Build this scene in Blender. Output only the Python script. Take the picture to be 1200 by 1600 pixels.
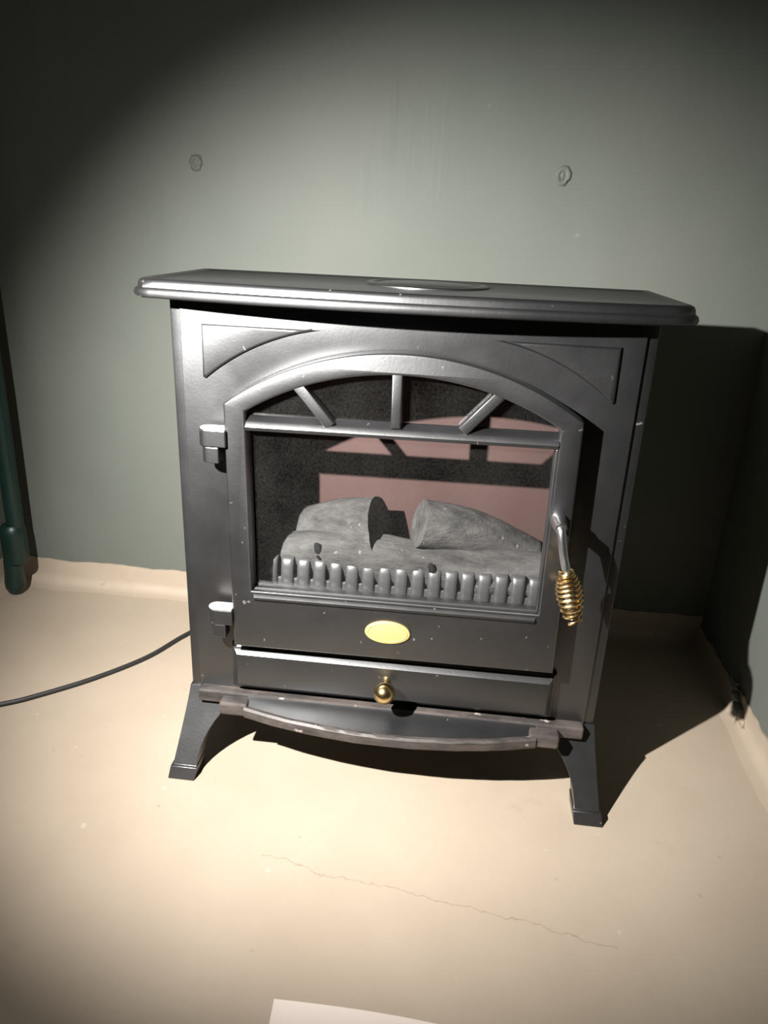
import bpy, bmesh, math, random
from mathutils import Vector, Matrix, noise
random.seed(7)
S = bpy.context.scene
for o in list(bpy.data.objects): bpy.data.objects.remove(o)
COL = S.collection

# ------------------------------------------------------------------ camera
cam_d = bpy.data.cameras.new('camera'); cam = bpy.data.objects.new('camera', cam_d); COL.objects.link(cam)
cam_d.sensor_fit = 'VERTICAL'; cam_d.sensor_height = 36.0; cam_d.lens = 1149.7 / 1600 * 36.0
cam_d.clip_start = 0.01
R_ = Vector((0.99292096, 0.11147557, 0.04100209)); U_ = Vector((-0.07816618, 0.35334983, 0.9322199))
F_ = Vector((-0.08943166, 0.92882565, -0.35956207))
M = Matrix((R_, U_, -F_)).transposed().to_4x4(); M.translation = Vector((0.05351, -0.69810, 0.59854))
cam.matrix_world = M
S.camera = cam

# ------------------------------------------------------------------ world, torch, exposure
W = bpy.data.worlds.new('world'); S.world = W; W.use_nodes = True
bg = W.node_tree.nodes['Background']; bg.inputs[0].default_value = (0.75, 0.85, 1.0, 1); bg.inputs[1].default_value = 0.003
TORCH = Vector((-0.33, -0.485, 0.705)); AIM = Vector((-0.080, 0.10, 0.312))
ld = bpy.data.lights.new('hand_torch_light', 'SPOT'); lo = bpy.data.objects.new('hand_torch_light', ld); COL.objects.link(lo)
lo.location = TORCH; lo.rotation_euler = (AIM - TORCH).to_track_quat('-Z', 'Y').to_euler()
ld.energy = 150.0; ld.color = (1.0, 0.975, 0.955); ld.spot_size = math.radians(90); ld.spot_blend = 1.0; ld.shadow_soft_size = 0.006
# wide, weak spill around the torch's beam
sd = bpy.data.lights.new('hand_torch_spill', 'SPOT'); so = bpy.data.objects.new('hand_torch_spill', sd); COL.objects.link(so)
so.location = TORCH; so.rotation_euler = lo.rotation_euler; sd.energy = 5.0; sd.color = (1.0, 0.96, 0.92); sd.spot_size = math.radians(160); sd.spot_blend = 1.0; sd.shadow_soft_size = 0.006
S.view_settings.view_transform = 'Standard'; S.view_settings.look = 'None'
S.view_settings.gamma = 1.0; S.view_settings.use_curve_mapping = False
S.view_settings.exposure = 0.0

# ------------------------------------------------------------------ materials
def mat(name, col, rough=0.5, metal=0.0, spec=0.5):
    m = bpy.data.materials.new(name); m.use_nodes = True
    b = m.node_tree.nodes['Principled BSDF']
    b.inputs['Base Color'].default_value = (*col, 1); b.inputs['Roughness'].default_value = rough
    b.inputs['Metallic'].default_value = metal; b.inputs['Specular IOR Level'].default_value = spec
    return m
class N:
    """small node-building helper"""
    def __init__(s, m):
        s.t = m.node_tree; s.b = s.t.nodes['Principled BSDF']
        s.tc = s.t.nodes.new('ShaderNodeTexCoord')
    def new(s, typ, **kw):
        n = s.t.nodes.new(typ)
        for k, v in kw.items(): setattr(n, k, v)
        return n
    def link(s, a, b): s.t.links.new(a, b)
    def mapping(s, scale=(1, 1, 1)):
        n = s.new('ShaderNodeMapping'); n.inputs['Scale'].default_value = scale
        s.link(s.tc.outputs['Object'], n.inputs['Vector']); return n.outputs[0]
    def noise(s, scale, detail=4, rough=.55, vec=None):
        n = s.new('ShaderNodeTexNoise'); n.inputs['Scale'].default_value = scale
        n.inputs['Detail'].default_value = detail; n.inputs['Roughness'].default_value = rough
        s.link(vec or s.tc.outputs['Object'], n.inputs['Vector']); return n.outputs['Fac']
    def ramp(s, fac, a, b, ca=(0, 0, 0), cb=(1, 1, 1)):
        n = s.new('ShaderNodeValToRGB'); s.link(fac, n.inputs[0])
        n.color_ramp.elements[0].position = a; n.color_ramp.elements[1].position = b
        n.color_ramp.elements[0].color = (*ca, 1); n.color_ramp.elements[1].color = (*cb, 1); return n.outputs[0]
    def mix(s, fac, a, b):
        n = s.new('ShaderNodeMix'); n.data_type = 'RGBA'
        if isinstance(fac, (int, float)): n.inputs[0].default_value = fac
        else: s.link(fac, n.inputs[0])
        for v, i in ((a, 6), (b, 7)):
            if isinstance(v, tuple): n.inputs[i].default_value = (*v, 1)
            else: s.link(v, n.inputs[i])
        return n.outputs[2]
    def math(s, op, a, b=None, clamp=False):
        n = s.new('ShaderNodeMath', operation=op); n.use_clamp = clamp
        for v, i in ((a, 0), (b, 1)):
            if v is None: continue
            if isinstance(v, (int, float)): n.inputs[i].default_value = v
            else: s.link(v, n.inputs[i])
        return n.outputs[0]
    def sep(s):
        n = s.new('ShaderNodeSeparateXYZ'); s.link(s.tc.outputs['Object'], n.inputs[0]); return n.outputs
    def bump(s, h, strength, dist):
        n = s.new('ShaderNodeBump'); n.inputs['Strength'].default_value = strength; n.inputs['Distance'].default_value = dist
        s.link(h, n.inputs['Height']); s.link(n.outputs[0], s.b.inputs['Normal'])

def m_wall():
    m = mat('green_wall_paint', (.12, .13, .11), .6, 0, .16); n = N(m)
    big = n.noise(3.0, 3); drip0 = n.noise(1.0, 4, .55, n.mapping((42, 42, 3.6))); msk = n.ramp(n.noise(4.2, 2), .45, .68)
    drip = n.math('MULTIPLY', drip0, msk); fine = n.noise(160, 3)
    c = n.mix(n.ramp(big, .35, .7), (.106, .116, .099), (.124, .132, .113))
    c = n.mix(n.math('MULTIPLY', n.ramp(drip, .45, .75), .5), c, (.098, .110, .090))
    sp = n.ramp(n.noise(38, 1), .80, .83)
    c = n.mix(n.math('MULTIPLY', sp, .35), c, (.2, .21, .18))
    n.link(c, n.b.inputs['Base Color'])
    h = n.math('ADD', n.math('MULTIPLY', n.ramp(drip, .3, .75), .8), n.math('ADD', n.math('MULTIPLY', fine, .12), n.math('MULTIPLY', n.noise(18, 3), .5)))
    n.bump(h, .35, .0022); return m
def m_floor():
    m = mat('cream_floor_paint', (.72, .6, .46), .55, 0, .3); n = N(m)
    big = n.noise(4.5, 5); c = n.mix(n.ramp(big, .3, .75), (.322, .262, .197), (.378, .313, .241))
    st = n.ramp(n.noise(9, 6, .7), .62, .75); c = n.mix(n.math('MULTIPLY', st, .22), c, (.18, .138, .097))
    sp = n.ramp(n.noise(60, 1), .77, .79); c = n.mix(n.math('MULTIPLY', sp, .35), c, (.2, .15, .11))
    pl = n.ramp(n.noise(47, 1, .5, n.mapping((1, .9, 1.3))), .765, .785); c = n.mix(n.math('MULTIPLY', pl, .5), c, (.43, .38, .32))
    # a hairline crack wandering across the paint
    x, y, z = n.sep()
    wob = n.math('MULTIPLY', n.math('SUBTRACT', n.noise(14, 5, .65), .5), .035)
    wob2 = n.math('MULTIPLY', n.math('SUBTRACT', n.noise(90, 3, .6), .5), .006)
    line = n.math('ADD', n.math('ADD', n.math('MULTIPLY', n.math('ADD', x, .095), -.165), -.142), n.math('ADD', wob, wob2))
    d = n.math('ABSOLUTE', n.math('SUBTRACT', y, line))
    inx = n.math('MULTIPLY', n.math('GREATER_THAN', x, -.11), n.math('LESS_THAN', x, .235))
    crack = n.math('MULTIPLY', n.math('LESS_THAN', d, n.math('MULTIPLY', n.noise(30, 2), .0011)), inx)
    c = n.mix(n.math('MULTIPLY', crack, .32), c, (.12, .085, .06))
    n.link(c, n.b.inputs['Base Color'])
    h = n.math('ADD', n.math('MULTIPLY', n.noise(22, 4), .6), n.math('ADD', n.math('MULTIPLY', n.noise(140, 3), .15), n.math('MULTIPLY', crack, -.5)))
    n.bump(h, .3, .002); return m
def m_black(name='satin_black_enamel', rough=.39, dust=.35, col=(.0035, .0035, .0038)):
    m = mat(name, col, rough, 0, .52); n = N(m); n.b.inputs['IOR'].default_value = 2.0
    spk = n.ramp(n.noise(150, 1, .5), .755, .785); big = n.ramp(n.noise(12, 4), .45, .75)
    c = n.mix(n.math('MULTIPLY', n.math('MULTIPLY', spk, big), dust * 1.6, True), col, (.42, .39, .36))
    c = n.mix(n.math('MULTIPLY', big, dust * .012), c, (.30, .26, .23))
    n.link(c, n.b.inputs['Base Color'])
    n.link(n.ramp(n.noise(30, 4), .2, .8, (rough - .03,) * 3, (rough + .04,) * 3), n.b.inputs['Roughness'])
    n.bump(n.noise(330, 2), .12, .0006); return m
def m_worn():
    m = mat('dusty_worn_black', (.03, .027, .025), .5, 0, .45); n = N(m)
    a = n.ramp(n.noise(60, 5, .65, n.mapping((.35, 1, 1))), .35, .72); b = n.ramp(n.noise(55, 2), .70, .76)
    c = n.mix(a, (.022, .02, .019), (.085, .07, .062)); c = n.mix(n.math('MULTIPLY', b, .8), c, (.38, .32, .27))
    n.link(c, n.b.inputs['Base Color']); n.bump(n.noise(200, 3), .2, .0008); return m
def m_log():
    m = mat('grey_moulded_log', (.2, .19, .18), .85, 0, .2); n = N(m)
    a = n.ramp(n.noise(40, 6, .7, n.mapping((.35, 1, 1))), .3, .72)
    c = n.mix(a, (.040, .039, .038), (.175, .171, .163)); c = n.mix(n.math('MULTIPLY', n.ramp(n.noise(120, 2), .68, .74), .7), c, (.34, .32, .30))
    n.link(c, n.b.inputs['Base Color']); n.bump(n.noise(150, 6, .75, n.mapping((.4, 1, 1))), .9, .004); return m
def m_panel():
    m = mat('brown_reflector_panel', (.2, .12, .105), .5, 0, .3); n = N(m)
    c = n.mix(n.ramp(n.noise(9, 4), .3, .7), (.092, .055, .050), (.115, .070, .063)); n.link(c, n.b.inputs['Base Color']); return m
def m_glass():
    m = bpy.data.materials.new('dusty_window_glass'); m.use_nodes = True; t = m.node_tree; t.nodes.clear()
    out = t.nodes.new('ShaderNodeOutputMaterial'); tr = t.nodes.new('ShaderNodeBsdfTransparent'); gl = t.nodes.new('ShaderNodeBsdfGlossy')
    gl.inputs['Roughness'].default_value = .03; tr.inputs[0].default_value = (.9, .9, .9, 1)
    lw = t.nodes.new('ShaderNodeLayerWeight'); lw.inputs[0].default_value = .5
    pw = t.nodes.new('ShaderNodeMath'); pw.operation = 'POWER'; pw.inputs[1].default_value = 5; t.links.new(lw.outputs['Facing'], pw.inputs[0])
    fr = t.nodes.new('ShaderNodeMath'); fr.operation = 'MULTIPLY_ADD'; fr.inputs[1].default_value = .94; fr.inputs[2].default_value = .045; t.links.new(pw.outputs[0], fr.inputs[0])
    m1 = t.nodes.new('ShaderNodeMixShader'); t.links.new(fr.outputs[0], m1.inputs[0]); t.links.new(tr.outputs[0], m1.inputs[1]); t.links.new(gl.outputs[0], m1.inputs[2])
    df = t.nodes.new('ShaderNodeBsdfDiffuse'); df.inputs[0].default_value = (.55, .54, .5, 1)
    tc = t.nodes.new('ShaderNodeTexCoord')
    n1 = t.nodes.new('ShaderNodeTexNoise'); n1.inputs['Scale'].default_value = 420; n1.inputs['Detail'].default_value = 5
    n2 = t.nodes.new('ShaderNodeTexNoise'); n2.inputs['Scale'].default_value = 14; n2.inputs['Detail'].default_value = 4
    for q in (n1, n2): t.links.new(tc.outputs['Object'], q.inputs['Vector'])
    mu = t.nodes.new('ShaderNodeMath'); mu.operation = 'MULTIPLY'; t.links.new(n1.outputs[0], mu.inputs[0]); t.links.new(n2.outputs[0], mu.inputs[1])
    mr = t.nodes.new('ShaderNodeMapRange'); mr.inputs[1].default_value = .12; mr.inputs[2].default_value = .5; mr.inputs[3].default_value = .0; mr.inputs[4].default_value = .011
    t.links.new(mu.outputs[0], mr.inputs[0])
    m2 = t.nodes.new('ShaderNodeMixShader'); t.links.new(mr.outputs[0], m2.inputs[0]); t.links.new(m1.outputs[0], m2.inputs[1]); t.links.new(df.outputs[0], m2.inputs[2])
    t.links.new(m2.outputs[0], out.inputs[0]); return m
def m_brass():
    m = mat('polished_brass', (.80, .58, .27), .22, 1.0); n = N(m)
    c = n.mix(n.ramp(n.noise(90, 4), .4, .75), (.83, .62, .30), (.55, .38, .17)); n.link(c, n.b.inputs['Base Color']); return m
def m_paper():
    m = mat('off_white_card', (.86, .78, .72), .7, 0, .2); n = N(m)
    n.link(n.mix(n.noise(30, 4), (.60, .52, .46), (.65, .57, .51)), n.b.inputs['Base Color']); return m
WALL, FLOOR, BLACK, WORN, LOG, PANEL, GLASS, BRASS, PAPER = m_wall(), m_floor(), m_black(), m_worn(), m_log(), m_panel(), m_glass(), m_brass(), m_paper()
DOORBLK = m_black('satin_black_door', .39, .3)
SLABBLK = m_black('satin_black_top', .40, .35)
INSIDE = mat('matt_black_firebox', (.012, .012, .012), .8, 0, .2)
DUST = mat('pale_dust', (.5, .47, .42), .8, 0, .2)
n_ = N(DUST); n_.link(n_.mix(n_.ramp(n_.noise(160, 4), .3, .7), (.36, .33, .3), (.62, .58, .52)), n_.b.inputs['Base Color'])
GOLD = mat('gold_badge_paint', (.80, .62, .27), .45, .35); n_ = N(GOLD); n_.link(n_.mix(n_.noise(120, 3), (.50, .37, .13), (.57, .44, .18)), n_.b.inputs['Base Color'])
STEEL = mat('brushed_steel', (.62, .61, .62), .3, 1.0); n_ = N(STEEL); n_.link(n_.ramp(n_.noise(80, 3), .3, .7, (.55, .54, .55), (.68, .67, .68)), n_.b.inputs['Base Color'])
PIPE = mat('dark_green_gloss', (.012, .05, .036), .4, 0, .5); n_ = N(PIPE); n_.link(n_.mix(n_.noise(40, 4), (.0035, .016, .012), (.006, .024, .018)), n_.b.inputs['Base Color']); n_.bump(n_.noise(60, 3), .25, .001)
CABLE = mat('black_rubber', (.012, .012, .012), .55); n_ = N(CABLE); n_.link(n_.mix(n_.noise(200, 2), (.009, .009, .009), (.02, .02, .02)), n_.b.inputs['Base Color'])
GRATE = m_black('grey_grate_enamel', .38, .5, (.07, .07, .072))
PLUGM = WALL

# ------------------------------------------------------------------ helpers
def link(name, me, m, parent=None, smooth=None):
    o = bpy.data.objects.new(name, me); COL.objects.link(o)
    if m is not None and not me.materials: me.materials.append(m)
    if parent is not None: o.parent = parent
    if smooth is not None:
        for p in me.polygons: p.use_smooth = True
        me.set_sharp_from_angle(angle=math.radians(smooth))
    return o
def from_bm(name, bm, m, parent=None, smooth=None):
    bmesh.ops.recalc_face_normals(bm, faces=bm.faces[:])
    me = bpy.data.meshes.new(name); bm.to_mesh(me); bm.free(); return link(name, me, m, parent, smooth)
def from_py(name, v, f, m, parent=None, smooth=None, fix=True):
    me = bpy.data.meshes.new(name); me.from_pydata(v, [], f); me.update()
    if fix:
        bm = bmesh.new(); bm.from_mesh(me); bmesh.ops.recalc_face_normals(bm, faces=bm.faces[:]); bm.to_mesh(me); bm.free()
    return link(name, me, m, parent, smooth)
def bevel(o, w, seg=2, ang=30):
    b = o.modifiers.new('bevel', 'BEVEL'); b.width = w; b.segments = seg; b.limit_method = 'ANGLE'; b.angle_limit = math.radians(ang)
    return o
def box_bm(bm, x0, x1, y0, y1, z0, z1):
    v = [bm.verts.new(p) for p in ((x0, y0, z0), (x1, y0, z0), (x1, y1, z0), (x0, y1, z0), (x0, y0, z1), (x1, y0, z1), (x1, y1, z1), (x0, y1, z1))]
    for f in ((0, 3, 2, 1), (4, 5, 6, 7), (0, 1, 5, 4), (1, 2, 6, 5), (2, 3, 7, 6), (3, 0, 4, 7)): bm.faces.new([v[i] for i in f])
def area(p): return .5 * sum(p[i][0] * p[(i + 1) % len(p)][1] - p[(i + 1) % len(p)][0] * p[i][1] for i in range(len(p)))
def plate(name, outer, holes, y_front, thick, bev, m, parent=None, smooth=35):
    """filled outline in the x/z plane with holes and rounded edges; y_front is the face towards the viewer"""
    cu = bpy.data.curves.new(name, 'CURVE'); cu.dimensions = '2D'; cu.fill_mode = 'BOTH'
    cu.extrude = max(thick / 2 - bev, .0001); cu.bevel_depth = bev; cu.bevel_resolution = 2; cu.offset = -bev
    for k, pl in enumerate([outer] + holes):
        a = area(pl); pl = list(pl)
        if (k == 0) != (a > 0): pl.reverse()
        sp = cu.splines.new('POLY'); sp.points.add(len(pl) - 1); sp.use_cyclic_u = True
        for q, (x, z) in zip(sp.points, pl): q.co = (x, z, 0, 1)
    t = bpy.data.objects.new('tmp', cu); COL.objects.link(t); bpy.context.view_layer.update()
    me = bpy.data.meshes.new_from_object(t.evaluated_get(bpy.context.evaluated_depsgraph_get()))
    bpy.data.objects.remove(t); bpy.data.curves.remove(cu)
    yc = y_front + thick / 2
    for v in me.vertices: v.co = (v.co.x, yc - v.co.z, v.co.y)
    me.materials.clear(); me.name = name
    bm = bmesh.new(); bm.from_mesh(me); bmesh.ops.remove_doubles(bm, verts=bm.verts[:], dist=1e-6); bm.to_mesh(me); bm.free()
    return link(name, me, m, parent, smooth)
def tube(name, pts, r, m, parent=None, seg=10, cap=True, smooth=50, radii=None):
    pts = [Vector(p) for p in pts]; v = []; f = []; n = len(pts); prev = None
    for i, p in enumerate(pts):
        t = (pts[min(i + 1, n - 1)] - pts[max(i - 1, 0)]).normalized()
        if prev is None: a = t.orthogonal().normalized()
        else: a = (prev - t * prev.dot(t)).normalized()
        prev = a; b = t.cross(a); rr = radii[i] if radii else r
        for k in range(seg):
            th = 2 * math.pi * k / seg; v.append(p + (a * math.cos(th) + b * math.sin(th)) * rr)
    for i in range(n - 1):
        for k in range(seg): f.append((i * seg + k, i * seg + (k + 1) % seg, (i + 1) * seg + (k + 1) % seg, (i + 1) * seg + k))
    if cap: f.append(tuple(range(seg))[::-1]); f.append(tuple(range((n - 1) * seg, n * seg)))
    return from_py(name, [tuple(q) for q in v], f, m, parent, smooth)
def lathe(name, prof, axis_p, axis_d, m, parent=None, seg=28, smooth=40):
    """prof: list of (radius, distance along the axis)"""
    d = Vector(axis_d).normalized(); a = d.orthogonal().normalized(); b = d.cross(a); P = Vector(axis_p); v = []; f = []
    for r, h in prof:
        for k in range(seg):
            th = 2 * math.pi * k / seg; v.append(tuple(P + d * h + (a * math.cos(th) + b * math.sin(th)) * max(r, 1e-5)))
    for i in range(len(prof) - 1):
        for k in range(seg): f.append((i * seg + k, i * seg + (k + 1) % seg, (i + 1) * seg + (k + 1) % seg, (i + 1) * seg + k))
    f.append(tuple(range(seg))); f.append(tuple(range((len(prof) - 1) * seg, len(prof) * seg)))
    return from_py(name, v, f, m, parent, smooth)
def prism_x(name, prof, x0, x1, m, parent=None, miter=0.0, smooth=None):
    """closed y/z profile run along x; miter shortens the front (small y) at both ends"""
    n = len(prof); ymax = max(q[0] for q in prof); v = []
    for s, x in ((1, x0), (-1, x1)):
        for y, z in prof: v.append((x + s * miter * (ymax - y), y, z))
    f = [(i, (i + 1) % n, n + (i + 1) % n, n + i) for i in range(n)] + [tuple(range(n)), tuple(range(n, 2 * n))]
    return from_py(name, v, f, m, parent, smooth)
def spline(pts, n):
    """Catmull-Rom through pts"""
    P = [Vector(p) for p in pts]; P = [2 * P[0] - P[1]] + P + [2 * P[-1] - P[-2]]; out = []
    for i in range(1, len(P) - 2):
        for k in range(n):
            t = k / n; a, b, c, d = P[i - 1:i + 3]
            out.append(.5 * ((2 * b) + (c - a) * t + (2 * a - 5 * b + 4 * c - d) * t * t + (3 * b - a - 3 * c + d) * t ** 3))
    out.append(P[-2]); return out
def tag(o, label=None, cat=None, group=None, kind=None):
    for k, v in (('label', label), ('category', cat), ('group', group), ('kind', kind)):
        if v: o[k] = v
    return o

# ------------------------------------------------------------------ the setting
XL, XR, YB, ZC, YF = -.705, .465, .387, 1.6, -1.7
def back_y(x): return YB + max(0, (-.612 - x)) * .17
# floor: gently uneven
v, f = [], []; nx, ny = 64, 96
for j in range(ny + 1):
    for i in range(nx + 1):
        x = XL - .02 + (XR - XL + .04) * i / nx; y = YF + (YB + .03 - YF) * j / ny
        v.append((x, y, -.0006 + .0006 * noise.noise(Vector((x * 7, y * 7, 0)))))
for j in range(ny):
    for i in range(nx): a = j * (nx + 1) + i; f.append((a, a + 1, a + nx + 2, a + nx + 1))
fl = from_py('floor', v, f, FLOOR, smooth=60, fix=False)
tag(fl, 'cream painted concrete floor with a hairline crack', kind='structure')
def wall(name, pts, m, label):
    """vertical wall through plan points, with slight waviness"""
    v, f = [], []; nz = 60; n = len(pts)
    for (x, y, nxn, nyn) in pts:
        for k in range(nz + 1):
            z = -.01 + (ZC + .01) * k / nz; w = .0022 * noise.noise(Vector((x * 5 + y * 5, z * 3.5, 3.1))) + .0010 * noise.noise(Vector((x * 19, y * 19, z * 11)))
            v.append((x + nxn * w, y + nyn * w, z))
    for i in range(n - 1):
        for k in range(nz): a = i * (nz + 1) + k; f.append((a, a + nz + 1, a + nz + 2, a + 1))
    return tag(from_py(name, v, f, m, smooth=60, fix=False), label, kind='structure')
wall('wall_back', [(XL - .01 + (XR - XL + .02) * i / 80, back_y(XL - .01 + (XR - XL + .02) * i / 80), 0, 1) for i in range(81)], WALL, 'grey green painted plaster wall behind the stove')
wall('wall_right', [(XR, YB + .02 - (YB + .02 - YF) * i / 90, 1, 0) for i in range(91)], WALL, 'grey green painted side wall to the right of the stove')
wall('wall_left', [(XL, YF + (YB + .05 - YF) * i / 90, 1, 0) for i in range(91)], WALL, 'grey green painted side wall behind the pipe')
# cream painted upstand where floor paint is carried up the wall
def upstand(name, pts, seedz, label, hbase, rough):
    v, f = [], []; prof_n = 7
    for (x, y, nx_, ny_) in pts:          # nx_,ny_ point out of the wall into the room
        h = hbase + rough * noise.noise(Vector((x * 9 + seedz, y * 9, 0))) + rough * .7 * noise.noise(Vector((x * 45, y * 45, seedz)))
        rad = .017 + .006 * noise.noise(Vector((x * 12, y * 12, seedz + 5)))
        prof = [(-.004, h), (.0032, h), (.0036, h * .75), (.0042, rad)]
        for k in range(1, prof_n):
            a = k / prof_n * math.pi / 2; prof.append((.0042 + rad * (1 - math.cos(a)), rad * (1 - math.sin(a)) + .0004))
        prof.append((.0042 + rad * 1.6, -.0012))
        for d, z in prof:
            w = .0010 * noise.noise(Vector((x * 40, y * 40, z * 40)))
            v.append((x + nx_ * (d + w), y + ny_ * (d + w), z))
    m_ = len(prof)
    for i in range(len(pts) - 1):
        for k in range(m_ - 1): a = i * m_ + k; f.append((a, a + 1, a + m_ + 1, a + m_))
    return tag(from_py(name, v, f, FLOOR, smooth=60, fix=False), label, kind='structure')
upstand('baseboard_back', [(XL + (XR - XL) * i / 160, back_y(XL + (XR - XL) * i / 160), 0, -1) for i in range(161)], 1.3, 'cream paint band along the foot of the back wall', .044, .0035)
upstand('baseboard_right', [(XR, YB - (YB - YF) * i / 220, -1, 0) for i in range(221)], 4.7, 'cream paint band along the foot of the right wall', .030, .007)
upstand('baseboard_left', [(XL, YF + (YB + .01 - YF) * i / 160, 1, 0) for i in range(161)], 8.2, 'cream paint band along the foot of the left wall', .044, .004)

# ------------------------------------------------------------------ the stove
stove = bpy.data.objects.new('electric_stove', None); COL.objects.link(stove); stove.empty_display_size = .1
tag(stove, 'black cast style electric stove with arched glazed door and splayed feet', 'stove')
ZB, ZT, YBK = .094, .531, .158
# body shell: sides, back, base, top (hollow, open towards the front)
bm = bmesh.new()
box_bm(bm, -.230, -.226, .0105, YBK, ZB, ZT); box_bm(bm, .226, .230, .0105, YBK, ZB, ZT)
box_bm(bm, -.226, .226, YBK - .004, YBK, ZB, ZT); box_bm(bm, -.226, .226, .0105, YBK - .004, ZB, ZB + .004)
box_bm(bm, -.226, .226, .0105, YBK - .004, ZT - .004, ZT)
from_bm('body', bm, BLACK, stove)
# front frame: arched window cut-out, chamfered upright edges
def arc(xa, za, xm, zm, xb, zb, n):
    """circle through three points, from a to b"""
    A, B, C = Vector((xa, za)), Vector((xm, zm)), Vector((xb, zb))
    d = 2 * (A.x * (B.y - C.y) + B.x * (C.y - A.y) + C.x * (A.y - B.y))
    ux = (A.length_squared * (B.y - C.y) + B.length_squared * (C.y - A.y) + C.length_squared * (A.y - B.y)) / d
    uy = (A.length_squared * (C.x - B.x) + B.length_squared * (A.x - C.x) + C.length_squared * (B.x - A.x)) / d
    c = Vector((ux, uy)); r = (A - c).length; a0 = math.atan2(A.y - uy, A.x - ux); a1 = math.atan2(C.y - uy, C.x - ux)
    return [(ux + r * math.cos(a0 + (a1 - a0) * k / n), uy + r * math.sin(a0 + (a1 - a0) * k / n)) for k in range(n + 1)]
cut = [(.158, .228), (.158, .425)] + arc(.158, .43, 0, .480, -.158, .43, 24) + [(-.158, .425), (-.158, .228)]
plate('front_frame', [(-.2185, ZB), (.2185, ZB), (.2185, ZT), (-.2185, ZT)], [cut], 0.0, .011, .001, BLACK, stove)
for s in (-1, 1):
    prof = [(s * .2178, .0030), (s * .2268, .0032), (s * .2288, .0042), (s * .2300, .0070), (s * .2302, .0125), (s * .2178, .0125)]
    vv = [(x, y, z) for z in (ZB, ZT) for x, y in prof]; k = len(prof)
    from_py('edge_strip', vv, [(i, (i + 1) % k, k + (i + 1) % k, k + i) for i in range(k)] + [tuple(range(k)), tuple(range(k, 2 * k))], BLACK, stove, 30)
# raised spandrel panels in the two upper corners
for s in (-1, 1):
    pl = [(s * .1965, .5065), (s * .1972, .4555)] + arc(s * .195, .4545, s * .143, .4880, s * .082, .5065, 20)
    plate('corner_panel', pl, [], -.0032, .0050, .0022, BLACK, stove, 50)
# top plate with moulded, bowed front edge
def plan(d):
    pts = []; hw = .2555 - d; yb = .166 - d * .6; n = 48
    def yf(x): return -.027 - .024 * (1 - min(1, abs(x) / .2555) ** 2) + d
    pts += [(hw, yb), (-hw, yb)]
    cr = .012
    for i in range(n + 1):
        x = -hw + 2 * hw * i / n; y = yf(x * .2555 / hw)
        e = hw - abs(x)
        if e < cr: y += cr - math.sqrt(max(0, cr * cr - (cr - e) ** 2))
        pts.append((x, y))
    return pts
prof = [(.010, .5300), (.0030, .5302), (.0008, .5316), (0, .5345), (.0010, .5378), (.0022, .5388), (.0030, .5394), (.0036, .5435), (.0050, .5460), (.0078, .5472), (.0115, .5470), (.016, .5455)]
vv = []; n = len(plan(0))
for d, z in prof: vv += [(x, y, z) for x, y in plan(d)]
ff = [(i * n + k, i * n + (k + 1) % n, (i + 1) * n + (k + 1) % n, (i + 1) * n + k) for i in range(len(prof) - 1) for k in range(n)]
ff += [tuple(range(n)), tuple(range((len(prof) - 1) * n, len(prof) * n))]
top = from_py('top_plate', vv, ff, SLABBLK, stove, 40)
lathe('flue_cover', [(.063, -.002), (.063, .0012), (.061, .0022), (.056, .0022), (.054, .0008), (.05, .0008), (.048, .0018), (0, .0018)], (.012, .092, .5455), (0, 0, 1), BLACK, top, 40)

# --- door
door = None
win = [(-.1480, .2370), (.1503, .2370), (.1503, .4290)] + arc(.1480, .4310, .0, .4722, -.1500, .4300, 28)[0:] + [(-.1503, .4290), (-.1480, .4120)]
win = [(-.1485, .2370), (.1500, .2370), (.1500, .4290)] + arc(.1485, .4312, .0, .4722, -.1492, .4300, 28) + [(-.1492, .4285)]
outl = [(-.1705, .1690), (.1725, .1690), (.1705, .4375)] + arc(.1700, .4385, -.002, .4922, -.1700, .4370, 36) + [(-.1705, .4360)]
door = plate('door', outl, [win], -.0225, .0215, .0022, DOORBLK, stove)
# glazing bars (thickness along the line, rounded)
def bar(x0, z0, x1, z1, w, yf=-.0215, th=.012):
    d = Vector((x1 - x0, z1 - z0)); p = Vector((-d.y, d.x)).normalized() * w / 2
    return plate('glazing_bar', [(x0 + p.x, z0 + p.y), (x0 - p.x, z0 - p.y), (x1 - p.x, z1 - p.y), (x1 + p.x, z1 + p.y)], [], yf, th, .0016, DOORBLK, door, 50)
bar(-.0033, .4215, -.0033, .4760, .0100)
bar(-.0655, .4195, -.0995, .4590, .0105)
bar(.0600, .4225, .0930, .4590, .0105)
prism_x('glazing_rail', [(-.0225, .4115), (-.0235, .4150), (-.0210, .4195), (-.0190, .4205), (-.0130, .4245), (-.0065, .4245), (-.0065, .4115)], -.1490, .1500, DOORBLK, door, 0, 35)
prism_x('sill_bead', [(-.0230, .2275), (-.0255, .2290), (-.0255, .2315), (-.0222, .2340), (-.0205, .2345), (-.0150, .2385), (-.0080, .2385), (-.0080, .2275)], -.1500, .1510, DOORBLK, door, .25, 35)
# side bead right of the window
bm = bmesh.new(); box_bm(bm, .1478, .1515, -.0215, -.0070, .2390, .4115); bevel(from_bm('side_bead', bm, DOORBLK, door), .0012)
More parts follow.
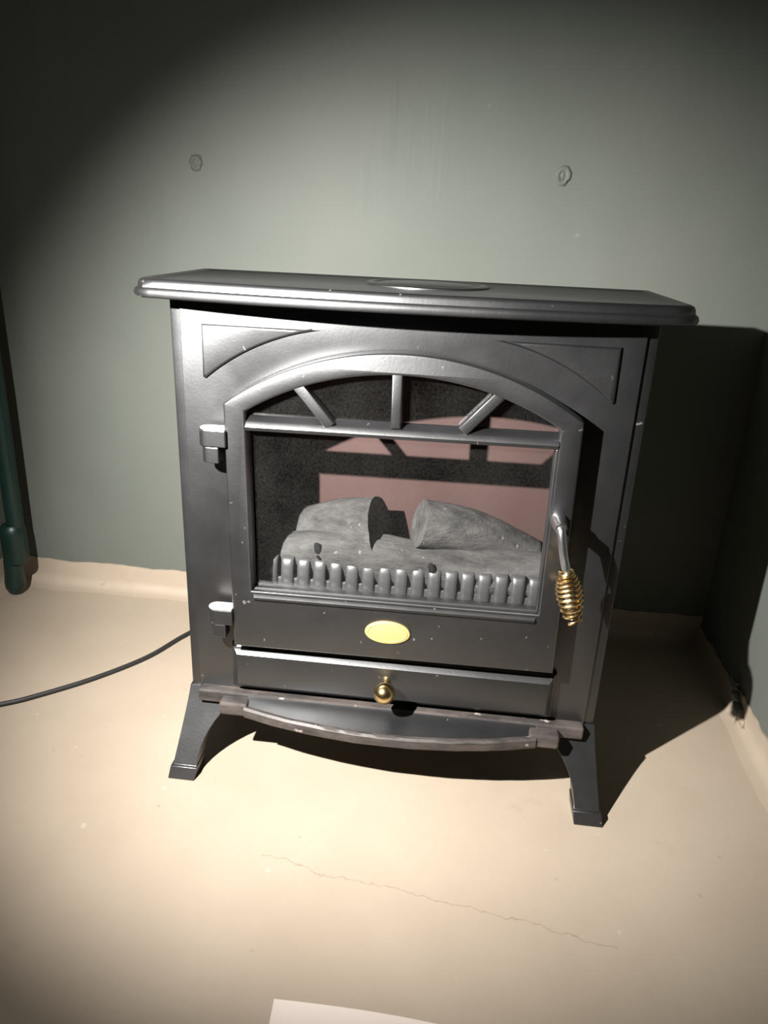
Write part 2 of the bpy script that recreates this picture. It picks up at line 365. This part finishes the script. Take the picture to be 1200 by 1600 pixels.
# panes of glass, each its own
def pane(pl): return plate('glass_pane', pl, [], -.0100, .0026, .0002, GLASS, door, None)
pane([(-.1515, .2340), (.1530, .2340), (.1530, .4150), (-.1515, .4150)])
A_ = arc(.1500, .4330, .0, .4745, -.1505, .4320, 60)
def seg(xlo, xhi, base): return [q for q in A_ if xlo < q[0] < xhi][::-1]
def fan(x0b, x0t, x1b, x1t, zb=.4180):
    return [(x0b, zb)] + [q for q in A_[::-1] if x0t <= q[0] <= x1t] + [(x1b, zb)]
pane(fan(-.1490, -.1505, -.0660, -.0985)); pane(fan(-.0650, -.0965, -.0036, -.0036))
pane(fan(-.0030, -.0030, .0590, .0910)); pane(fan(.0600, .0935, .1490, .1500))
# oval badge
el = [(-.0030 + .0240 * math.cos(2 * math.pi * k / 48), .2020 + .0130 * math.sin(2 * math.pi * k / 48)) for k in range(48)]
tag(plate('badge', el, [], -.0250, .0040, .0010, GOLD, door, 50), 'oval gold badge')
el2 = [(-.0030 + .0212 * math.cos(2 * math.pi * k / 48), .2020 + .0106 * math.sin(2 * math.pi * k / 48)) for k in range(48)]
el3 = [(-.0030 + .0204 * math.cos(2 * math.pi * k / 48), .2020 + .0098 * math.sin(2 * math.pi * k / 48)) for k in range(48)]
plate('badge_rim', el2, [el3], -.0255, .0010, .0002, GOLD, door, 50)
# handle: boss, bent steel rod, brass spring grip
lathe('handle_boss', [(.0075, 0), (.0075, .012), (.0060, .016), (.0060, .0245), (.0052, .026), (0, .026)], (.1578, -.0215, .3420), (0, -1, 0), STEEL, door, 20)
tube('handle_rod', spline([(.1578, -.040, .3420), (.1582, -.0465, .3410), (.1592, -.0495, .3350), (.1625, -.0525, .3180), (.1672, -.0560, .3000), (.1770, -.0590, .2560)], 6), .0042, STEEL, door, 10)
A0, A1 = Vector((.1664, -.0555, .3030)), Vector((.1784, -.0595, .2530)); ax = (A1 - A0); L_ = ax.length; ax.normalize()
e1 = ax.orthogonal().normalized(); e2 = ax.cross(e1); hp = []; turns = 11; ns = 22
for i in range(turns * ns + 1):
    t = i / (turns * ns); th = 2 * math.pi * turns * t
    tt = t ** .80; r = .0062 + .0052 * math.sin(math.pi * min(1, max(0, (t - .12) / .88))) ** .9
    hp.append(A0 + ax * (L_ * (.42 * t + .58 * t * t if t < 2 else tt)) + (e1 * math.cos(th) + e2 * math.sin(th)) * r)
tag(tube('spring_grip', hp, .00175, BRASS, door, 7), 'brass coil spring grip')
# hang the door with the slight twist it has in its hinges
door.rotation_euler = (0, math.radians(-.45), 0); piv = Vector((-.003, 0, .30))
door.location = piv - door.rotation_euler.to_matrix() @ piv

# --- hinges: two stacked knuckles with dusty tops
def stad(x0, x1, y0, y1, n=10):
    r = (y1 - y0) / 2; yc = (y0 + y1) / 2; p = [(x1, y0), (x1, y1)]
    for k in range(n + 1):
        a = math.pi / 2 + math.pi * k / n; p.append((x0 + r + r * math.cos(a), yc + r * math.sin(a)))
    return p
def vprism(bm, pl, z0, z1):
    n = len(pl); a = [bm.verts.new((x, y, z0)) for x, y in pl]; b = [bm.verts.new((x, y, z1)) for x, y in pl]
    for i in range(n): bm.faces.new((a[i], a[(i + 1) % n], b[(i + 1) % n], b[i]))
    bm.faces.new(a[::-1]); bm.faces.new(b)
for zt in (.4095, .2120):
    bm = bmesh.new(); vprism(bm, stad(-.1975, -.1690, -.0270, -.0085), zt - .0175, zt)
    h = bevel(from_bm('hinge', bm, BLACK, stove), .0012)
    bm = bmesh.new(); vprism(bm, stad(-.1950, -.1770, -.0255, -.0095), zt - .0345, zt - .0180)
    bm2 = bm; box_bm(bm, -.1930, -.1800, -.0180, .0015, zt - .0345, zt - .0180)
    bevel(from_bm('lower_knuckle', bm, BLACK, h), .001)
    bm = bmesh.new(); vprism(bm, stad(-.1965, -.1700, -.0260, -.0095), zt - .0002, zt + .0007)
    tag(from_bm('hinge_top', bm, DUST, h), 'pale dusty hinge top')

# --- ash drawer with moulded edge and brass knob
def pyramid_plate(name, x0, x1, z0, z1, steps, m, parent):
    """stack of inset rectangles: (inset, y)"""
    vv = []
    for d, y in steps: vv += [(x0 + d, y, z0 + d), (x1 - d, y, z0 + d), (x1 - d, y, z1 - d), (x0 + d, y, z1 - d)]
    ff = [(i * 4 + k, i * 4 + (k + 1) % 4, (i + 1) * 4 + (k + 1) % 4, (i + 1) * 4 + k) for i in range(len(steps) - 1) for k in range(4)]
    ff += [(0, 1, 2, 3), tuple(range(len(steps) * 4 - 4, len(steps) * 4))]
    return from_py(name, vv, ff, m, parent, 25)
drawer = pyramid_plate('ash_drawer', -.1775, .1810, .1045, .1600, [(0, .004), (0, -.0040), (.0006, -.0052), (.0030, -.0070), (.0036, -.0088), (.0042, -.0098), (.0085, -.0145), (.0105, -.0150)], DOORBLK, stove)
kp = [(.0045, 0), (.0045, .006), (.0060, .008), (.0048, .0095)]
for k in range(0, 13):
    a = -math.pi / 2 + .42 + (math.pi - .42) * k / 12; kp.append((.0118 * math.cos(a), .0205 + .0118 * math.sin(a)))
tag(lathe('knob', kp, (-.0015, -.0148, .1345), (0, -1, 0), BRASS, drawer), 'round brass knob')

# --- ash lip: stepped, bowed shelf under the drawer
def lip_y(x):
    u = min(1, abs(x - .003) / .161); return -.030 - .024 * (1 - u * u)
lip = from_bm('ash_lip', (lambda b: (box_bm(b, -.2170, .2170, -.0125, .004, .0835, .0985), b)[1])(bmesh.new()), WORN, stove); bevel(lip, .0018)
for s in (-1, 1):
    bm = bmesh.new(); x0, x1 = sorted((s * .1885, s * .1560)); box_bm(bm, x0 + .001, x1 + .001, -.0290, -.0115, .0800, .0955)
    bevel(from_bm('lip_step', bm, WORN, lip), .0025)
nn = 40; vv = []; rows = [(-.0120, .0970, 0), (-.0150, .0955, 0), (.35, .0940, 1), (.75, .0915, 1), (.93, .0910, 1)]
for i in range(nn + 1):
    x = -.158 + .322 * i / nn; yl = lip_y(x)
    for a, z, k in rows: vv.append((x, a if not k else -.0150 + (yl + .003 + .0150) * a, z))
    vv.append((x, yl + .006, .0800)); vv.append((x, -.012, .0800))
m_ = len(rows) + 2
ff = [(i * m_ + k, i * m_ + (k + 1) % m_, (i + 1) * m_ + (k + 1) % m_, (i + 1) * m_ + k) for i in range(nn) for k in range(m_)] + [tuple(range(m_)), tuple(range(nn * m_, nn * m_ + m_))]
from_py('lip_face', vv, ff, BLACK, lip, 40)
vv = []; pr = [(.006, .0920), (.001, .0930), (-.0015, .0910), (-.0010, .0875), (-.0020, .0840), (.0, .0800), (.006, .0790)]
for i in range(nn + 1):
    x = -.1585 + .323 * i / nn; yl = lip_y(x)
    for dy, z in pr:
        w = .0004 * noise.noise(Vector((x * 60, z * 80, 1)))
        vv.append((x, yl + dy + w, z + w))
m_ = len(pr)
ff = [(i * m_ + k, i * m_ + (k + 1) % m_, (i + 1) * m_ + (k + 1) % m_, (i + 1) * m_ + k) for i in range(nn) for k in range(m_)] + [tuple(range(m_)), tuple(range(nn * m_, nn * m_ + m_))]
from_py('lip_rim', vv, ff, WORN, lip, 50)

# --- legs: splayed, with a small foot pad; one mesh for each corner
def leg_mesh(s, rear):
    secs = []   # z, xo, xi, yf, yb
    for t in [i / 9 for i in range(10)]:
        z = .0955 - t * .0825
        xo = .2305 + .0105 * t ** 1.15; xi = .160 + (.2135 - .160) * (1 - (1 - t) ** 2.0) ** .9
        yf = .001 - .041 * t ** 1.1; yb = .050 - .060 * t
        secs.append((z, xo, xi, yf, yb))
    secs += [(.0128, .2428, .2125, -.0430, -.008), (.0, .2445, .2140, -.0490, -.012)]
    vv = []
    for z, xo, xi, yf, yb in secs:
        if rear: yf, yb = .156 - yf, .156 - yb
        vv += [(s * xo, yf, z), (s * xi, yf, z), (s * xi, yb, z), (s * xo, yb, z)]
    n = len(secs)
    ff = [(i * 4 + k, i * 4 + (k + 1) % 4, (i + 1) * 4 + (k + 1) % 4, (i + 1) * 4 + k) for i in range(n - 1) for k in range(4)] + [(0, 1, 2, 3), tuple(range(4 * n - 4, 4 * n))]
    o = from_py('leg', vv, ff, BLACK, stove, 30); bevel(o, .0015, 2, 50); return o
for s in (-1, 1):
    for rear in (False, True): leg_mesh(s, rear)

# --- firebox, reflector panel, grate and logs
YP = .106
bm = bmesh.new()
box_bm(bm, -.200, -.198, .011, YP + .004, .205, .500); box_bm(bm, .198, .200, .011, YP + .004, .205, .500)
box_bm(bm, -.198, .198, .011, YP + .004, .205, .209); box_bm(bm, -.198, .198, .011, YP + .004, .496, .500)
from_bm('firebox', bm, INSIDE, stove)
bm = bmesh.new(); box_bm(bm, -.198, .198, YP, YP + .002, .209, .496); from_bm('reflector_panel', bm, PANEL, stove)
grate = from_bm('grate', (lambda b: (box_bm(b, -.150, .154, .0185, .0235, .2200, .2350), b)[1])(bmesh.new()), GRATE, stove); bevel(grate, .001)
bm = bmesh.new(); prof = [(.0165, .2205), (.0150, .2300), (.0145, .2400), (.0155, .2490), (.0172, .2555), (.0200, .2582), (.0250, .2588), (.0225, .2540), (.0200, .2480), (.0195, .2400), (.0190, .2205)]
cols = [(-1, .0022), (-.82, .0007), (-.4, 0), (.4, 0), (.82, .0007), (1, .0022)]; k = len(prof)
bmv = [[bm.verts.new((.0068 * c, y + (dy if j < 6 else 0), z)) for j, (y, z) in enumerate(prof)] for c, dy in cols]
for i in range(len(cols) - 1):
    for j in range(k): bm.faces.new((bmv[i][j], bmv[i][(j + 1) % k], bmv[i + 1][(j + 1) % k], bmv[i + 1][j]))
bm.faces.new(bmv[0]); bm.faces.new(bmv[-1][::-1])
b0 = from_bm('grate_bar', bm, GRATE, grate, 45); b0.location.x = -.1370
for i in range(1, 17):
    b = b0.copy(); COL.objects.link(b); b.parent = grate; b.location.x = -.1370 + .01790 * i
def log(name, pts, radii, seed, squash=1.0, bulge=.12, ridge=.0):
    """tapered, gnarled log along pts, flat cut ends"""
    P = spline(pts, 10); n = len(P); seg_ = 26; v = []; f = []
    for i, p in enumerate(P):
        t = (P[min(i + 1, n - 1)] - P[max(i - 1, 0)]).normalized(); a = Vector((0, 0, 1)); a = (a - t * a.dot(t)).normalized(); b = t.cross(a)
        u = i / (n - 1) * (len(radii) - 1); k0 = min(int(u), len(radii) - 2); rr = radii[k0] + (radii[k0 + 1] - radii[k0]) * (u - k0)
        for k in range(seg_):
            th = 2 * math.pi * k / seg_; dirv = a * math.cos(th) * squash + b * math.sin(th)
            q = p * 14 + dirv * .9 + Vector((seed, seed * 2, 0))
            r2 = rr * (1 + ridge * max(0, math.cos(th)) ** 3 - ridge * .4 * abs(math.sin(th)) ** 3 + bulge * noise.noise(q * 1.3) + bulge * .5 * noise.noise(Vector((q.x * 2, th * 3, seed))))
            v.append(p + dirv * r2)
    for i in range(n - 1):
        for k in range(seg_): f.append((i * seg_ + k, i * seg_ + (k + 1) % seg_, (i + 1) * seg_ + (k + 1) % seg_, (i + 1) * seg_ + k))
    for base, c in ((0, P[0]), ((n - 1) * seg_, P[-1])):
        v.append(c); ci = len(v) - 1
        for k in range(seg_): f.append((ci, base + k, base + (k + 1) % seg_))
    return from_py(name, [tuple(q) for q in v], f, LOG, stove, 40)
log('log', [(-.128, .086, .250), (-.082, .070, .274), (-.022, .048, .289)], [.024, .029, .030], 2.0, 1.0, .12, .22)
log('log', [(.021, .046, .299), (.075, .064, .285), (.150, .084, .258)], [.0260, .0260, .0170], 5.0, 1.0, .10, .15)
log('log', [(-.140, .050, .253), (-.09, .046, .256), (-.01, .044, .254), (.06, .046, .250), (.158, .050, .252)], [.019, .027, .029, .027, .025], 9.0, .95, .18)
log('log', [(.060, .036, .234), (.10, .033, .240), (.152, .034, .241)], [.012, .016, .014], 13.0, .8, .2)
# dark hollows (knots) sunk into the front log
for kx, ky, kz, tilt in ((-.0850, .0200, .2680, .35), (.0400, .0185, .2560, .5)):
    vv, ff = [], []; ring = 14
    for j, (r, d) in enumerate(((1.0, 0), (.8, .004), (0.02, .006))):
        for k in range(ring):
            a = 2 * math.pi * k / ring; x = .0050 * r * math.cos(a); z = .0120 * r * math.sin(a) * (1 + .2 * noise.noise(Vector((a, kx, 0))))
            vv.append((kx + x * math.cos(tilt) + z * math.sin(-tilt) * .6, ky - d * .4 + .001, kz + z))
    for j in range(2):
        for k in range(ring): ff.append((j * ring + k, j * ring + (k + 1) % ring, (j + 1) * ring + (k + 1) % ring, (j + 1) * ring + k))
    from_py('log_knot', vv, ff, INSIDE, stove, 60)

# ------------------------------------------------------------------ pipe in the left corner
pipe = bpy.data.objects.new('heating_pipe', None); COL.objects.link(pipe); pipe.location = (-.650, .335, 0)
tag(pipe, 'dark green painted heating pipe standing in the left corner', 'pipe')
def local(o, par): o.parent = par; o.matrix_parent_inverse = Matrix.Translation(par.location).inverted(); return o
local(tube('pipe_run', [(-.646, .337, .10), (-.644, .337, .35), (-.644, .337, .8), (-.644, .337, 1.58)], .0135, PIPE, None, 18), pipe)
local(lathe('coupling', [(.0150, .058), (.0195, .062), (.0200, .070), (.0200, .112), (.0190, .122), (.0150, .127)], (-.651, .336, 0), (0, 0, 1), PIPE, None, 24), pipe)
local(lathe('pipe_end', [(0, .0002), (.007, .0014), (.0120, .006), (.0155, .014), (.0162, .022), (.0150, .034), (.0145, .066)], (-.6610, .335, 0), (0.05, 0, 1), PIPE, None, 24), pipe)

# ------------------------------------------------------------------ mains cable on the floor
cb = tube('power_cable', spline([(-.690, -.060, .0036), (-.600, -.010, .0036), (-.506, .043, .0036), (-.469, .070, .0036), (-.415, .121, .0036), (-.367, .183, .0036), (-.336, .251, .0036), (-.300, .305, .0036), (-.200, .325, .0036), (-.120, .290, .0040), (-.100, .225, .030), (-.100, .1590, .1200)], 8), .0030, CABLE, None, 10)
tag(cb, 'thin black power cable lying across the cream floor', 'cable')

# ------------------------------------------------------------------ filled fixing holes on the wall
def plug(x, z, r, seed, label):
    vv, ff = [], []; ring = 20; rows = [(1.35, -.004), (1.0, .0012), (.82, .0030), (.62, .0024), (.42, .0008), (.2, .0022), (.02, .0026)]
    for rr, d in rows:
        for k in range(ring):
            a = 2 * math.pi * k / ring; q = r * rr * (1 + .22 * noise.noise(Vector((math.cos(a) * 2, math.sin(a) * 2, seed)))); dd = d + .0012 * noise.noise(Vector((math.cos(a) * rr * 3, math.sin(a) * rr * 3, seed + 3)))
            vv.append((x + q * math.cos(a), YB - dd, z + q * 1.15 * math.sin(a)))
    for j in range(len(rows) - 1):
        for k in range(ring): ff.append((j * ring + k, j * ring + (k + 1) % ring, (j + 1) * ring + (k + 1) % ring, (j + 1) * ring + k))
    ff.append(tuple(range((len(rows) - 1) * ring, len(rows) * ring)))
    tag(from_py('wall_plug', vv, ff, PLUGM, None, 60), label, 'wall plug', 'painted wall plugs')
plug(-.333, .672, .0085, 1.0, 'painted over wall plug on the back wall, the left one of two')
plug(.167, .673, .0100, 6.0, 'painted over wall plug on the back wall, the right one of two')

# ------------------------------------------------------------------ broken plaster lumps at the foot of the right wall
spots = [(.158, .010, 'lowest pale chip'), (.176, .019, 'second chip from the bottom'), (.193, .029, 'third chip from the bottom'), (.207, .040, 'topmost chip')]
for i, (y, z, w_) in enumerate(spots):
    bm = bmesh.new(); bmesh.ops.create_icosphere(bm, subdivisions=2, radius=1)
    sx, sy, sz = .006, .0105 + .002 * random.random(), .0030 + .001 * random.random()
    for q in bm.verts:
        w = 1 + .75 * noise.noise(q.co * 1.9 + Vector((i * 3.3, 1, 0))); q.co = Vector((XR - .0085 + q.co.x * sx * w, y + q.co.y * sy * w, z + q.co.z * sz * w + q.co.y * .002))
    tag(from_bm('plaster_chip', bm, WALL if i else FLOOR, None), 'broken plaster at the foot of the right wall, ' + w_, 'plaster chip', 'broken plaster at the right wall')

# ------------------------------------------------------------------ card on the floor, bottom edge of the view
vv, ff = [], []; nx, ny = 20, 24; c0 = Vector((-.0595, -.2860)); ex = Vector((1, -.045)).normalized(); ey = Vector((.06, -1)).normalized()
for z in (0, .0012):
    for j in range(ny + 1):
        for i in range(nx + 1):
            q = c0 + ex * (.21 * i / nx) + ey * (.297 * j / ny); u = i / nx
            vv.append((q.x, q.y + .004 * math.sin(u * math.pi), .0006 + z + .0010 * (1 - j / ny) * abs(math.sin(u * 3))))
s_ = (nx + 1) * (ny + 1)
for j in range(ny):
    for i in range(nx):
        a = j * (nx + 1) + i; ff.append((a, a + nx + 1, a + nx + 2, a + 1)); ff.append((s_ + a, s_ + a + 1, s_ + a + nx + 2, s_ + a + nx + 1))
ed = [i for i in range(nx + 1)] + [j * (nx + 1) + nx for j in range(1, ny + 1)] + [ny * (nx + 1) + i for i in range(nx - 1, -1, -1)] + [j * (nx + 1) for j in range(ny - 1, 0, -1)]
for k in range(len(ed)): a, b = ed[k], ed[(k + 1) % len(ed)]; ff.append((a, b, s_ + b, s_ + a))
tag(from_py('card_sheet', vv, ff, PAPER, None, 40), 'pale sheet of card lying on the floor in front of the stove', 'card')
